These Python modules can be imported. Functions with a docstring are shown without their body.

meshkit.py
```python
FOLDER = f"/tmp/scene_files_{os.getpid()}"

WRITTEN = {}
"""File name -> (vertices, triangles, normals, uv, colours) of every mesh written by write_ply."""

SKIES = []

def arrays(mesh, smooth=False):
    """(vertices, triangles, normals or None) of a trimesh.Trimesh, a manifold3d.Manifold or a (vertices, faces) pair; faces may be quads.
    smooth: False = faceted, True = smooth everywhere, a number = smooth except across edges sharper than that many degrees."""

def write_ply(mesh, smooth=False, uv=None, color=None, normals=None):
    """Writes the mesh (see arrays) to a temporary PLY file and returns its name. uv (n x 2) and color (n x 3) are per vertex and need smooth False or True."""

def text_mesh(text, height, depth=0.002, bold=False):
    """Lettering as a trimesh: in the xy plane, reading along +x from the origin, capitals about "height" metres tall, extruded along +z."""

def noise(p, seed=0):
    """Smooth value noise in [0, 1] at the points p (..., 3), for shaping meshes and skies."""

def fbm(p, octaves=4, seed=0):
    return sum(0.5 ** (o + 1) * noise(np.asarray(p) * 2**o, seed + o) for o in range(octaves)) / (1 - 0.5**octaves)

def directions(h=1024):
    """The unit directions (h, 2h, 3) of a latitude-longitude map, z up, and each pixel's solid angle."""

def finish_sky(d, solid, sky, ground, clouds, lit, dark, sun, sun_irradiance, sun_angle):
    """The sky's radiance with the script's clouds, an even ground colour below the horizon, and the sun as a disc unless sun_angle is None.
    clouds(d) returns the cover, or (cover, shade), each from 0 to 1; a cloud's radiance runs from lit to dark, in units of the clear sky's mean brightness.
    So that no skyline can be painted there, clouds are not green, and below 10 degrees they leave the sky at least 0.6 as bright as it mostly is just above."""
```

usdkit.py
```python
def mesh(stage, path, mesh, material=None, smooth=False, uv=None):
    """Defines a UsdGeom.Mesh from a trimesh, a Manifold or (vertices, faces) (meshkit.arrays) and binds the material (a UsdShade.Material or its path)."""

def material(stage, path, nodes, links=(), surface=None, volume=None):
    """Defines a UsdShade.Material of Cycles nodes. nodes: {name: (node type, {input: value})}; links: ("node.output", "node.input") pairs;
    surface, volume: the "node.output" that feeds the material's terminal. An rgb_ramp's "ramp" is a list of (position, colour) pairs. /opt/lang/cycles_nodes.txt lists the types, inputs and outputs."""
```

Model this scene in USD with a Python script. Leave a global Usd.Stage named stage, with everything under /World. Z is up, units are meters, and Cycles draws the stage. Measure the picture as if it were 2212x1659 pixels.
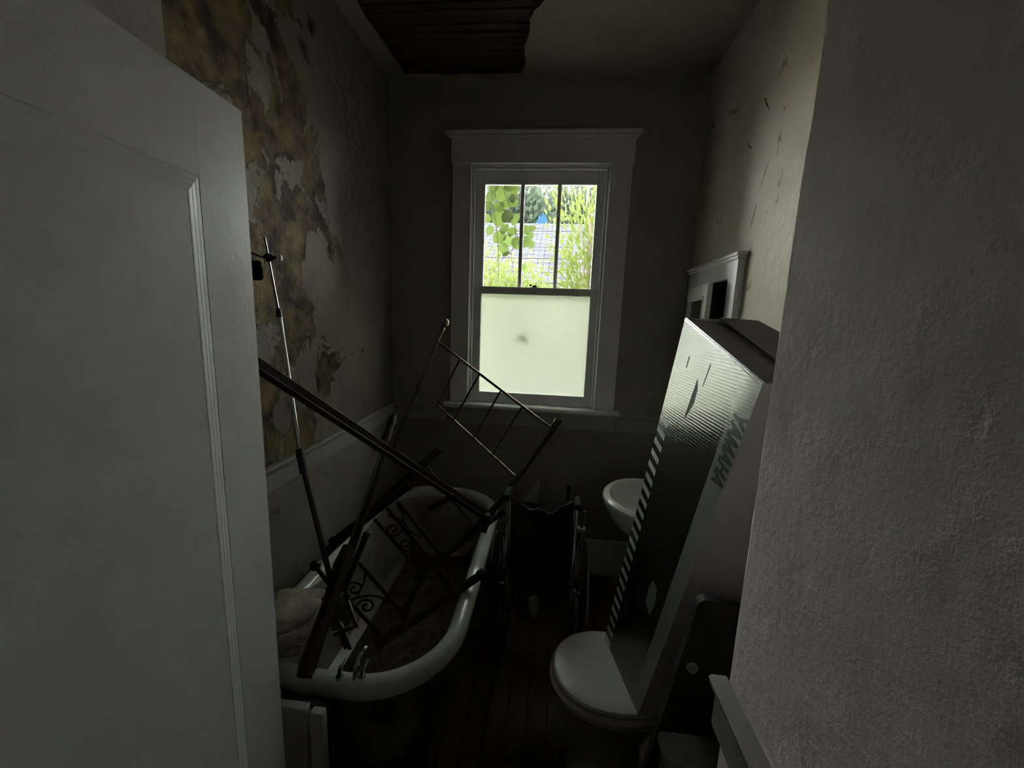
import math, random
import numpy as np, trimesh, usdkit, meshkit
from pxr import Usd, UsdGeom, UsdLux, UsdShade, Gf, Sdf
from shapely.geometry import Polygon, box as sbox
from shapely.ops import unary_union

stage = Usd.Stage.CreateInMemory()
UsdGeom.SetStageUpAxis(stage, 'Z')
UsdGeom.SetStageMetersPerUnit(stage, 1.0)
UsdGeom.Xform.Define(stage, '/World')
V = lambda *a: np.array(a, float)
nrm = lambda a: np.asarray(a, float) / np.linalg.norm(a)

# ------------------------------------------------------------------ camera
W, H, F = 2212, 1659, 855.9
YAW, PITCH, ROLL, EYE = -0.09437, 0.16166, 0.03690, 1.65
cy, sy, cp, sp, cr, sr = math.cos(YAW), math.sin(YAW), math.cos(PITCH), math.sin(PITCH), math.cos(ROLL), math.sin(ROLL)
FWD = V(sy * cp, cy * cp, -sp); R0 = V(cy, -sy, 0); U0 = np.cross(R0, FWD)
RIGHT, UP = cr * R0 + sr * U0, -sr * R0 + cr * U0
CAM = V(0, 0, EYE)
cam = UsdGeom.Camera.Define(stage, '/World/camera')
m = Gf.Matrix4d(*RIGHT, 0, *UP, 0, *(-FWD), 0, *CAM, 1)
cam.AddTransformOp().Set(m)
cam.CreateHorizontalApertureAttr(36.0)
cam.CreateFocalLengthAttr(36.0 * F / W)
cam.CreateClippingRangeAttr(Gf.Vec2f(0.02, 500))
EXPOSURE = -0.05
cam.CreateExposureAttr(EXPOSURE)
# ------------------------------------------------------------------ sky and sun
dome = UsdLux.DomeLight.Define(stage, '/World/sky')
dome.CreateIntensityAttr(11.8)
dome.CreateColorAttr(Gf.Vec3f(0.99, 0.975, 1.0))
sun = UsdLux.DistantLight.Define(stage, '/World/sun')
sun.CreateIntensityAttr(1.5)
sun.CreateAngleAttr(0.53)
sun.CreateColorAttr(Gf.Vec3f(1.0, 0.95, 0.86))
_sd = nrm(V(-0.45, -0.6, 0.85))                       # direction towards the sun (behind the house)
_z = _sd; _x = nrm(np.cross(V(0, 0, 1), _z)); _y = np.cross(_z, _x)
sun.AddTransformOp().Set(Gf.Matrix4d(*_x, 0, *_y, 0, *_z, 0, 0, 0, 0, 1))

# ------------------------------------------------------------------ helpers
def ray(px, py): return FWD + RIGHT * (px - W / 2) / F - UP * (py - H / 2) / F
def at_x(px, py, x): d = ray(px, py); return CAM + d * (x / d[0])
def at_y(px, py, y): d = ray(px, py); return CAM + d * (y / d[1])
def at_z(px, py, z): d = ray(px, py); return CAM + d * ((z - EYE) / d[2])
def at_plane(px, py, o, n): d = ray(px, py); return CAM + d * (((o - CAM) @ n) / (d @ n))

_used, _loc = {}, {}
def _path(name, parent):
    base = parent.GetPath().pathString if parent is not None else '/World'
    k = (base, name); n = _used.get(k, 0); _used[k] = n + 1
    return f'{base}/{name}' + (f'_{n:03d}' if n else '')
def _origin(p):
    return _loc.get(p.GetPath().pathString, V(0, 0, 0)) if p is not None else V(0, 0, 0)
def tag(p, label=None, cat=None, group=None, kind=None):
    for k, v in (('label', label), ('category', cat), ('group', group), ('kind', kind)):
        if v: p.SetCustomDataByKey(k, v)
    return p
def thing(name, label=None, cat=None, loc=(0, 0, 0), group=None, kind=None):
    path = _path(name, None); x = UsdGeom.Xform.Define(stage, path); x.AddTranslateOp().Set(Gf.Vec3d(*map(float, loc)))
    _loc[path] = V(*loc)
    return tag(x.GetPrim(), label, cat, group, kind)
def cat(ms):
    if isinstance(ms, (list, tuple)):
        return trimesh.util.concatenate([trimesh.Trimesh(*meshkit.arrays(x)[:2], process=False) for x in ms])
    return ms
def obj(name, mesh, mat, parent=None, smooth=35, **tags):
    mesh = cat(mesh); v, f = meshkit.arrays(mesh)[:2]
    o = _origin(parent)
    path = _path(name, parent)
    usdkit.mesh(stage, path, trimesh.Trimesh(v - o, f, process=False) if smooth is False else trimesh.Trimesh(v - o, f, process=True), mat, smooth=smooth)
    _loc[path] = o
    return tag(stage.GetPrimAtPath(path), **tags)
def struct(name, mesh, mat, parent=None, smooth=35, label=None):
    return obj(name, mesh, mat, parent, smooth, kind='structure' if parent is None else None, label=label)

def cbox(lo, hi, c=0.003):
    lo, hi = np.minimum(lo, hi).astype(float), np.maximum(lo, hi).astype(float)
    c = min(c, 0.45 * (hi - lo).min())
    pts = []
    for i in range(8):
        k = [(i >> b) & 1 for b in range(3)]
        p = np.where(k, hi, lo); s = np.where(k, -1, 1) * c
        for a in range(3):
            q = p.copy()
            for b in range(3):
                if b != a: q[b] += s[b]
            pts.append(q)
    return trimesh.convex.convex_hull(np.array(pts))
def bx(lo, hi): return trimesh.creation.box(bounds=np.array([np.minimum(lo, hi), np.maximum(lo, hi)], float))
def frame(d, up=(0, 0, 1)):
    d = nrm(d); u = V(*up)
    if abs(d @ nrm(u)) > 0.98: u = V(1, 0, 0)
    a = nrm(np.cross(u, d)); return a, np.cross(d, a), d
def obar(p0, p1, w, t, up=(0, 0, 1), c=0.002):
    """a bar from p0 to p1, w wide (sideways) and t thick (along up)"""
    a, b, d = frame(V(*p1) - V(*p0), up); L = np.linalg.norm(V(*p1) - V(*p0))
    m_ = cbox((-w / 2, -t / 2, 0), (w / 2, t / 2, L), c)
    v = m_.vertices; return trimesh.Trimesh(V(*p0) + v[:, :1] * a + v[:, 1:2] * b + v[:, 2:] * d, m_.faces, process=False)
def tube(pts, r, sides=12, caps=True):
    pts = np.array(pts, float); n = len(pts); r = np.broadcast_to(r, (n,)).astype(float)
    t = np.gradient(pts, axis=0) if n > 2 else np.repeat([pts[1] - pts[0]], 2, 0)
    t /= np.linalg.norm(t, axis=1, keepdims=True)
    a, b, _ = frame(t[0]); rings = []
    ang = np.arange(sides) * 2 * np.pi / sides
    for i in range(n):
        a = a - t[i] * (a @ t[i]); a = nrm(a); b = np.cross(t[i], a)
        rings.append(pts[i] + r[i] * (np.cos(ang)[:, None] * a + np.sin(ang)[:, None] * b))
    v = np.vstack(rings); f = []
    for i in range(n - 1):
        for j in range(sides):
            p, q = i * sides + j, i * sides + (j + 1) % sides
            f += [(p, q, q + sides), (p, q + sides, p + sides)]
    if caps:
        v = np.vstack([v, pts[0], pts[-1]]); c0, c1 = len(v) - 2, len(v) - 1
        for j in range(sides):
            f.append((c0, (j + 1) % sides, j)); f.append((c1, (n - 1) * sides + j, (n - 1) * sides + (j + 1) % sides))
    return trimesh.Trimesh(v, f, process=False)
def ball(c, r, s=2, scale=(1, 1, 1)):
    m_ = trimesh.creation.icosphere(s, 1.0); m_.vertices = m_.vertices * (np.array(scale) * r) + V(*c); return m_
def lathe(profile, base, axis=(0, 0, 1), sides=32):
    """profile: (radius, height) pairs"""
    a, b, d = frame(axis); pr = np.array(profile, float); ang = np.arange(sides) * 2 * np.pi / sides
    v = []; f = []
    for r, z in pr:
        v.append(V(*base) + z * d + r * (np.cos(ang)[:, None] * a + np.sin(ang)[:, None] * b))
    v = np.vstack(v)
    for i in range(len(pr) - 1):
        for j in range(sides):
            p, q = i * sides + j, i * sides + (j + 1) % sides
            f += [(p, q, q + sides), (p, q + sides, p + sides)]
    return trimesh.Trimesh(v, f, process=True)
def loft(loops, close_first=False, close_last=False):
    n = len(loops[0]); v = np.vstack(loops); f = []
    for i in range(len(loops) - 1):
        for j in range(n):
            p, q = i * n + j, i * n + (j + 1) % n
            f += [(p, q, q + n), (p, q + n, p + n)]
    if close_first:
        v = np.vstack([v, loops[0].mean(0)]); c = len(v) - 1
        f += [(c, (j + 1) % n, j) for j in range(n)]
    if close_last:
        v = np.vstack([v, loops[-1].mean(0)]); c = len(v) - 1; o = (len(loops) - 1) * n
        f += [(c, o + j, o + (j + 1) % n) for j in range(n)]
    return trimesh.Trimesh(v, f, process=False)
def plate(poly, origin, u, v, depth):
    """a shapely polygon in the (u, v) plane through origin, extruded by depth along u x v"""
    out = []
    for g in getattr(poly, 'geoms', [poly]):
        m_ = trimesh.creation.extrude_polygon(g, 1.0, engine='earcut')
        p = m_.vertices; n = np.cross(u, v)
        q = V(*origin) + p[:, :1] * V(*u) + p[:, 1:2] * V(*v) + p[:, 2:] * depth * n
        out.append(trimesh.Trimesh(q, m_.faces if depth > 0 else m_.faces[:, ::-1], process=False))
    return cat(out)
def rough_line(p, q, n, amp, seed):
    rng = np.random.default_rng(seed); p, q = V(*p), V(*q); t = np.linspace(0, 1, n); d = nrm(q - p); k = V(-d[1], d[0])
    off = np.convolve(rng.normal(size=n + 4), np.ones(3) / 3, 'same')[2:-2] * amp; off[0] = off[-1] = 0
    return [tuple(p + (q - p) * a + k * o) for a, o in zip(t, off)]

# ------------------------------------------------------------------ materials
def mat(name, color, rough=0.6, metallic=0.0, var=0.15, scale=6.0, bump=0.0, bscale=40.0, spec=0.5, coat=0.0, color2=None, ramp=(0.35, 0.65), detail=4.0, bdist=0.01, transl=None, stretch=None, **extra):
    c1 = V(*color); c2 = V(*color2) if color2 is not None else c1 * (1 - var)
    nodes = {'g': ('geometry', {}), 'n': ('noise_texture', {'scale': scale, 'detail': detail, 'roughness': 0.6}),
             'r': ('rgb_ramp', {'ramp': [(ramp[0], tuple(c1)), (ramp[1], tuple(c2))]}),
             'p': ('principled_bsdf', {'roughness': rough, 'metallic': metallic, 'specular_ior_level': spec, 'coat_weight': coat, **extra})}
    links = [('n.fac', 'r.fac'), ('r.color', 'p.base_color')]
    if stretch:
        nodes['m'] = ('mapping', {'scale': stretch}); links += [('g.position', 'm.vector'), ('m.vector', 'n.vector')]
    else: links.append(('g.position', 'n.vector'))
    if bump:
        nodes['bn'] = ('noise_texture', {'scale': bscale, 'detail': 5.0, 'roughness': 0.6})
        nodes['b'] = ('bump', {'strength': bump, 'distance': bdist})
        links += [('m.vector' if stretch else 'g.position', 'bn.vector'), ('bn.fac', 'b.height'), ('b.normal', 'p.normal')]
    out = 'p.BSDF'
    if transl is not None:
        nodes['t'] = ('translucent_bsdf', {'color': transl}); nodes['x'] = ('mix_closure', {'fac': 0.45})
        links += [('p.BSDF', 'x.closure1'), ('t.BSDF', 'x.closure2')]; out = 'x.closure'
    return usdkit.material(stage, f'/World/Looks/{name}', nodes, links, surface=out)
UsdGeom.Scope.Define(stage, '/World/Looks')

def wall_mat(name, paint, paint2, plaster, dark, amount, bump=0.5, bscale=25., pscale=3.0, yramp=None, bdist=0.01):
    """painted plaster; amount (0..1) of it has flaked to bare plaster and dark stains. yramp: (y0, y1) over which flaking fades out"""
    nodes = {'g': ('geometry', {}),
             'n1': ('noise_texture', {'scale': 5.0, 'detail': 5.0}), 'r1': ('rgb_ramp', {'ramp': [(0.35, paint), (0.7, paint2)]}),
             'n2': ('noise_texture', {'scale': pscale, 'detail': 7.0, 'roughness': 0.62, 'distortion': 0.6}),
             'n3': ('noise_texture', {'scale': pscale * 2.3, 'detail': 6.0, 'roughness': 0.65}), 'r3': ('rgb_ramp', {'ramp': [(0.38, plaster), (0.62, dark)]}),
             'xm': ('mix', {}), 'bn': ('noise_texture', {'scale': bscale, 'detail': 6.0, 'roughness': 0.6}),
             'bs': ('math', {'math_type': 'multiply_add', 'value2': -0.35}), 'b': ('bump', {'strength': bump, 'distance': bdist}),
             'p': ('principled_bsdf', {'roughness': 0.75, 'specular_ior_level': 0.25})}
    links = [('g.position', f'{k}.vector') for k in ('n1', 'n2', 'n3', 'bn')] + [('n1.fac', 'r1.fac'), ('n3.fac', 'r3.fac')]
    src = 'n2.fac'
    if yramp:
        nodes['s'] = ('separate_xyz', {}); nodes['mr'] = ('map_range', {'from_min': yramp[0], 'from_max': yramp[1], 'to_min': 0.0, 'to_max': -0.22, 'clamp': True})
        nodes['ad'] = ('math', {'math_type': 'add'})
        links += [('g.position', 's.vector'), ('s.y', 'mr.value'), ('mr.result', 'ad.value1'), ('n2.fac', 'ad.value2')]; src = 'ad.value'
    t = 0.62 - 0.3 * amount
    nodes['rm'] = ('rgb_ramp', {'ramp': [(t, (0, 0, 0)), (t + 0.02, (1, 1, 1))]})
    links += [(src, 'rm.fac'), ('rm.color', 'xm.fac'), ('r1.color', 'xm.color1'), ('r3.color', 'xm.color2'), ('xm.color', 'p.base_color'),
              ('rm.color', 'bs.value1'), ('bn.fac', 'bs.value3'), ('bs.value', 'b.height'), ('b.normal', 'p.normal')]
    return usdkit.material(stage, f'/World/Looks/{name}', nodes, links, surface='p.BSDF')

M = {}
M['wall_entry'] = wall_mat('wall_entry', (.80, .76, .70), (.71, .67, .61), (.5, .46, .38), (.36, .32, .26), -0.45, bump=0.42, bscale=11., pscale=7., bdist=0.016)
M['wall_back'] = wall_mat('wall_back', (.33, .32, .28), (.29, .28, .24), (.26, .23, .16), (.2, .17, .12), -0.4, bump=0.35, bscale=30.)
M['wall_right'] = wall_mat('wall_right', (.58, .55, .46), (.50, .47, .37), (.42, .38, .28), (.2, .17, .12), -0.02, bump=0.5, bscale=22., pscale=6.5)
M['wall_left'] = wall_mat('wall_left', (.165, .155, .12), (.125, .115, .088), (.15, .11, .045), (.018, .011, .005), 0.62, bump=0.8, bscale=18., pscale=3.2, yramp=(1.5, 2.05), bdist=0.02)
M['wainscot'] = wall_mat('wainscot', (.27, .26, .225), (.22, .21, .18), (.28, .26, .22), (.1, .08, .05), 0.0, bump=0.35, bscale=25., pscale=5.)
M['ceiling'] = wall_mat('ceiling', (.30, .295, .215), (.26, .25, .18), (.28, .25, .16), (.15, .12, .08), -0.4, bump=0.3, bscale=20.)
M['black_void'] = mat('black_void', (.01, .008, .006), 0.95)
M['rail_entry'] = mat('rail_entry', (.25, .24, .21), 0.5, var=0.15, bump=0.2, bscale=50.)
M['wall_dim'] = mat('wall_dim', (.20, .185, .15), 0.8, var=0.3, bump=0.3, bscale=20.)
M['trim'] = mat('trim', (.78, .78, .78), 0.45, var=0.1, bump=0.15, bscale=60.)
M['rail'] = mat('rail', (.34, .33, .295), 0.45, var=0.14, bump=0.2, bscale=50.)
M['door'] = mat('door', (.76, .755, .74), 0.32, var=0.08, scale=9, bump=0.12, bscale=35.)
M['floor'] = mat('floor', (.075, .05, .032), 0.55, color2=(.03, .02, .014), bump=0.3, bscale=50., scale=9, stretch=(6, 1, 1))
M['lath'] = mat('lath', (.05, .03, .02), 0.9, color2=(.018, .012, .008), scale=12, bump=0.6, bscale=60., stretch=(0.6, 6, 6))
M['black_void'] = mat('black_void', (.01, .008, .006), 0.95)
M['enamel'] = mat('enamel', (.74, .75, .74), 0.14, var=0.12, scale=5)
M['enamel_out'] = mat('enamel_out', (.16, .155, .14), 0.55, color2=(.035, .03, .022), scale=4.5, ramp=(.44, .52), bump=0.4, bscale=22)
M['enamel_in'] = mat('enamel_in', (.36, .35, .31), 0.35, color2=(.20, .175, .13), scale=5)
M['dirt'] = mat('dirt', (.10, .07, .045), 0.95, color2=(.035, .024, .016), scale=25, bump=1.0, bscale=40., bdist=0.02)
M['porcelain'] = mat('porcelain', (.80, .80, .78), 0.12, var=0.05)
M['porcelain_dull'] = mat('porcelain_dull', (.52, .51, .47), 0.3, var=0.25, scale=8)
M['lid'] = mat('lid', (.80, .79, .76), 0.35, var=0.1, scale=7)
M['seat'] = mat('seat', (.5, .46, .40), 0.4, var=0.2)
M['iron'] = mat('iron', (.014, .013, .012), 0.55, color2=(.032, .02, .013), scale=22, spec=.22, bump=0.25, bscale=90.)
M['iron_grey'] = mat('iron_grey', (.05, .05, .045), 0.45, color2=(.03, .025, .02), scale=20, metallic=.3, bump=0.2, bscale=80.)
M['brass'] = mat('brass', (.42, .36, .24), 0.26, metallic=0.9, color2=(.12, .09, .05), scale=30, ramp=(.45, .75))
M['chrome'] = mat('chrome', (.72, .73, .74), 0.12, metallic=1.0, var=0.1)
M['chrome_dull'] = mat('chrome_dull', (.32, .31, .29), 0.25, metallic=0.9, color2=(.1, .08, .06), scale=25)
M['black_plastic'] = mat('black_plastic', (.014, .014, .016), 0.4)
M['black_vinyl'] = mat('black_vinyl', (.012, .012, .016), 0.38, bump=0.2, bscale=70.)
M['rubber'] = mat('rubber', (.010, .010, .011), 0.8, spec=0.2)
M['white_plastic'] = mat('white_plastic', (.8, .79, .72), 0.35)
def carton(name, c, rough):
    return usdkit.material(stage, f'/World/Looks/{name}', {'g': ('geometry', {}), 'w': ('wave_texture', {'bands_direction': 'z', 'scale': 38.0, 'distortion': 1.2, 'detail': 2.0, 'detail_scale': 3.0}),
        'n': ('noise_texture', {'scale': 9.0, 'detail': 3.0}), 'a': ('math', {'math_type': 'multiply_add', 'value2': 1.4}), 'b': ('bump', {'strength': 0.085, 'distance': 0.0025}),
        'p': ('principled_bsdf', {'base_color': c, 'roughness': rough, 'specular_ior_level': 0.6, 'coat_weight': 0.6, 'coat_roughness': 0.06})},
        [('g.position', 'w.vector'), ('g.position', 'n.vector'), ('n.fac', 'a.value1'), ('w.fac', 'a.value3'), ('a.value', 'b.height'), ('b.normal', 'p.normal'), ('b.normal', 'p.coat_normal')], surface='p.BSDF')
M['carton_black'] = carton('carton_black', (.016, .016, .016), 0.26)
M['carton_white'] = mat('carton_white', (.58, .58, .55), 0.4, var=0.08)
M['carton_grey'] = carton('carton_grey', (.24, .25, .225), 0.3)
M['carton_side'] = mat('carton_side', (.76, .73, .74), 0.5, var=0.1)
M['carton_brown'] = mat('carton_brown', (.075, .065, .05), 0.75, var=0.3)
M['case'] = mat('case', (.009, .009, .010), 0.7, bump=0.3, bscale=120.)
M['button'] = mat('button', (.35, .34, .33), 0.4)
M['rag'] = mat('rag', (.66, .62, .53), 0.9, color2=(.36, .32, .25), scale=9, bump=0.6, bscale=30.)
M['panel'] = mat('panel', (.66, .64, .62), 0.6, var=0.25, scale=6, bump=0.2, bscale=25.)
M['darkbox'] = mat('darkbox', (.016, .016, .016), 0.85, var=0.5, scale=20, bump=0.8, bscale=35.)
M['paper'] = mat('paper', (.6, .58, .52), 0.7)
M['cab'] = mat('cab', (.76, .76, .73), 0.4, var=0.12, bump=0.15)
M['cab_in'] = mat('cab_in', (.05, .045, .04), 0.7, var=0.5)
M['mirror'] = mat('mirror', (.12, .11, .09), 0.2, metallic=0.8, color2=(.04, .035, .03), scale=14)
# window glass
M['clear'] = usdkit.material(stage, '/World/Looks/clear_glass', {'t': ('transparent_bsdf', {'color': (.95, .97, .96)}), 'g': ('glossy_bsdf', {'roughness': 0.02, 'color': (1, 1, 1)}),
    'f': ('fresnel', {'IOR': 1.45}), 'x': ('mix_closure', {})}, [('f.fac', 'x.fac'), ('t.BSDF', 'x.closure1'), ('g.BSDF', 'x.closure2')], surface='x.closure')
M['frosted'] = usdkit.material(stage, '/World/Looks/frosted_glass', {
    'g': ('geometry', {}), 'v': ('voronoi_texture', {'scale': 150.0, 'feature': 'smooth_f1', 'smoothness': 0.6}), 'b': ('bump', {'strength': 0.35, 'distance': 0.004}),
    'gl': ('refraction_bsdf', {'roughness': 0.38, 'IOR': 1.25, 'color': (.52, .55, .50)}),
    't': ('translucent_bsdf', {'color': (.26, .28, .235)}), 'x': ('mix_closure', {'fac': 0.25}), 'gs': ('glossy_bsdf', {'roughness': 0.15, 'color': (1, 1, 1)}), 'y': ('mix_closure', {'fac': 0.05})},
    [('g.position', 'v.vector'), ('v.distance', 'b.height'), ('b.normal', 'gl.normal'), ('b.normal', 'gs.normal'), ('gl.BSDF', 'x.closure1'), ('t.BSDF', 'x.closure2'), ('x.closure', 'y.closure1'), ('gs.BSDF', 'y.closure2')], surface='y.closure')
# outside
M['vine_leaf'] = mat('vine_leaf', (.065, .09, .022), 0.6, color2=(.045, .07, .016), scale=8, transl=(.08, .12, .025))
M['vine_leaf_dark'] = mat('vine_leaf_dark', (.025, .035, .008), 0.5, color2=(.02, .028, .006), scale=8, transl=(.035, .055, .01))
M['vine_stem'] = mat('vine_stem', (.06, .06, .02), 0.7)
M['shrub_leaf'] = mat('shrub_leaf', (.05, .066, .012), 0.7, spec=0.2, color2=(.022, .04, .01), scale=7, transl=(.075, .095, .016))
M['tree_leaf'] = mat('tree_leaf', (.030, .040, .030), 0.8, spec=0.1, color2=(.018, .026, .02), scale=1.5, transl=(.035, .048, .026))
M['bark'] = mat('bark', (.09, .07, .05), 0.9, bump=0.5)
M['tarp'] = mat('tarp', (.010, .027, .075), 0.9, spec=0.0)
M['hedge_leaf'] = mat('hedge_leaf', (.035, .05, .015), 0.7, color2=(.02, .03, .01), scale=3, transl=(.03, .045, .012))
M['ground'] = mat('ground', (.34, .32, .26), 0.9, color2=(.26, .25, .18), scale=0.8)
M['roof'] = usdkit.material(stage, '/World/Looks/roof_shingles', {
    'g': ('geometry', {}), 'bk': ('brick_texture', {'scale': 1.0, 'color1': (.040, .042, .046), 'color2': (.026, .028, .032), 'mortar': (.014, .014, .016), 'brick_width': 0.32, 'row_height': 0.14, 'mortar_size': 0.012}),
    'p': ('principled_bsdf', {'roughness': 1.0, 'specular_ior_level': 0.0})}, [('g.position', 'bk.vector'), ('bk.color', 'p.base_color')], surface='p.BSDF')
M['siding'] = mat('siding', (.35, .35, .34), 0.8)

# ------------------------------------------------------------------ the room shell
YB, XL, XR, ZC = 2.45, -1.01, 0.78, 2.98
XN, YN = 0.315, 0.60                       # near right wall beside the doorway and its far corner
WX0, WX1, WZ0, WZ1 = -0.505, 0.275, 1.117, 2.52   # window opening
ZR0, ZR1 = 0.987, 1.085                    # chair rail
YH = -1.6                                  # wall behind the camera

# floor: boards as pieces
fl = thing('floor', kind='structure')
rng = np.random.default_rng(3)
obj('subfloor', bx((-1.3, YH - .1, -.08), (1.2, YB + .15, -.021)), M['black_void'], fl)
xs = np.arange(-1.1, 1.1, 0.083)
for i, x in enumerate(xs):
    obj('plank', cbox((x + .001, YH, -.02), (x + .0815, YB, float(rng.uniform(-.0012, .0008))), .002), M['floor'], fl, smooth=False)

def wall_poly(name, poly, origin, u, v, depth, material):
    return struct(name, plate(poly, origin, u, v, depth), material, smooth=False)
# back wall with the window opening (inner face at y = YB)
wb = sbox(XL - .1, 0, XR + .1, ZC + .12).difference(sbox(WX0 - .012, WZ0 - .03, WX1 + .012, WZ1 + .012))
wl_back = thing('wall_back', kind='structure')
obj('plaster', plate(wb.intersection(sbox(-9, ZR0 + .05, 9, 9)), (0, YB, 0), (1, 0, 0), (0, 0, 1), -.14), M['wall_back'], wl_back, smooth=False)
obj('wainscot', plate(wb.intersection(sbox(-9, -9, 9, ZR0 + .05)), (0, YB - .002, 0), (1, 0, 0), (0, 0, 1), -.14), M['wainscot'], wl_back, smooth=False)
# left wall
wl_left = thing('wall_left', kind='structure')
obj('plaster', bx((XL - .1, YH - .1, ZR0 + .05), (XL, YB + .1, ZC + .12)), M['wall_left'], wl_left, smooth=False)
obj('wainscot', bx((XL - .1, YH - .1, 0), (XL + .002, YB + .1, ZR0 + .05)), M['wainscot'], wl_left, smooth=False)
# right wall with the cabinet niche
CBY0, CBY1, CBZ0, CBZ1 = 1.86, 2.30, 1.27, 1.86
wr = sbox(YN - .1, 0, YB + .1, ZC + .12).difference(sbox(CBY0, CBZ0, CBY1, CBZ1))
struct('wall_right', plate(wr, (XR, 0, 0), (0, 1, 0), (0, 0, 1), .14), M['wall_right'], smooth=False)
wr_prim = stage.GetPrimAtPath('/World/wall_right')
crng = np.random.default_rng(17)
def crack(pts, w):
    pts = np.array([at_x(*p, XR - .0006) for p in pts]); a, b = [], []
    fine = []
    for p, q in zip(pts[:-1], pts[1:]):
        for t in np.linspace(0, 1, 7)[:-1]: fine.append(p + (q - p) * t + V(0, *crng.normal(0, .0016, 2)))
    fine.append(pts[-1]); fine = np.array(fine); d = nrm(fine[-1] - fine[0]); n = V(0, -d[2], d[1])
    ww = w * np.sin(np.linspace(.25, math.pi - .1, len(fine))) * crng.uniform(.5, 1.3, len(fine))
    v = np.vstack([fine + n * ww[:, None], fine - n * ww[:, None]]); k = len(fine)
    obj('crack', trimesh.Trimesh(v, [t for i in range(k - 1) for t in ((i, i + 1, k + i), (i + 1, k + i + 1, k + i))], process=False), M['black_void'], wr_prim, False)
crack([(1662, 338), (1653, 372), (1640, 416)], .0022)
crack([(1634, 438), (1627, 470), (1619, 496)], .0032)
crack([(1688, 275), (1683, 300), (1677, 352)], .0016)
crack([(1652, 212), (1656, 222), (1662, 242)], .0034)
crack([(1695, 228), (1694, 240)], .0022)
crack([(1617, 306), (1618, 314), (1625, 322)], .003)
crack([(1690, 366), (1688, 378), (1680, 405)], .0018)
crack([(1680, 424), (1681, 432), (1672, 442)], .0026)
# near right wall: its end beside the doorway has a chipped plaster corner
edge = rough_line((XN, 0.0), (XN, ZC + .12), 90, .0022, 5)
blk = []
zz = np.array([p[1] for p in edge]); ox = np.array([p[0] for p in edge]) - XN
loops = []
for z, o in zip(zz, ox):
    loops.append(np.array([(XN, YH - .1, z), (XN, YN - .012 + o, z), (XN + .003 + abs(o), YN - .004 + o, z), (XN + .012, YN, z), (XR + .14, YN, z), (XR + .14, YH - .1, z)]))
struct('wall_entry', loft(loops, True, True), M['wall_entry'], smooth=20)
# walls behind the camera
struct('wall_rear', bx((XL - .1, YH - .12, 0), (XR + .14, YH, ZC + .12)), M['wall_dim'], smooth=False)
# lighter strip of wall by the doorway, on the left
struct('wall_door_side', cbox((XL, YH, ZR1), (XL + .035, 1.0, ZC), .004), M['wall_dim'], smooth=False)
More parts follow.
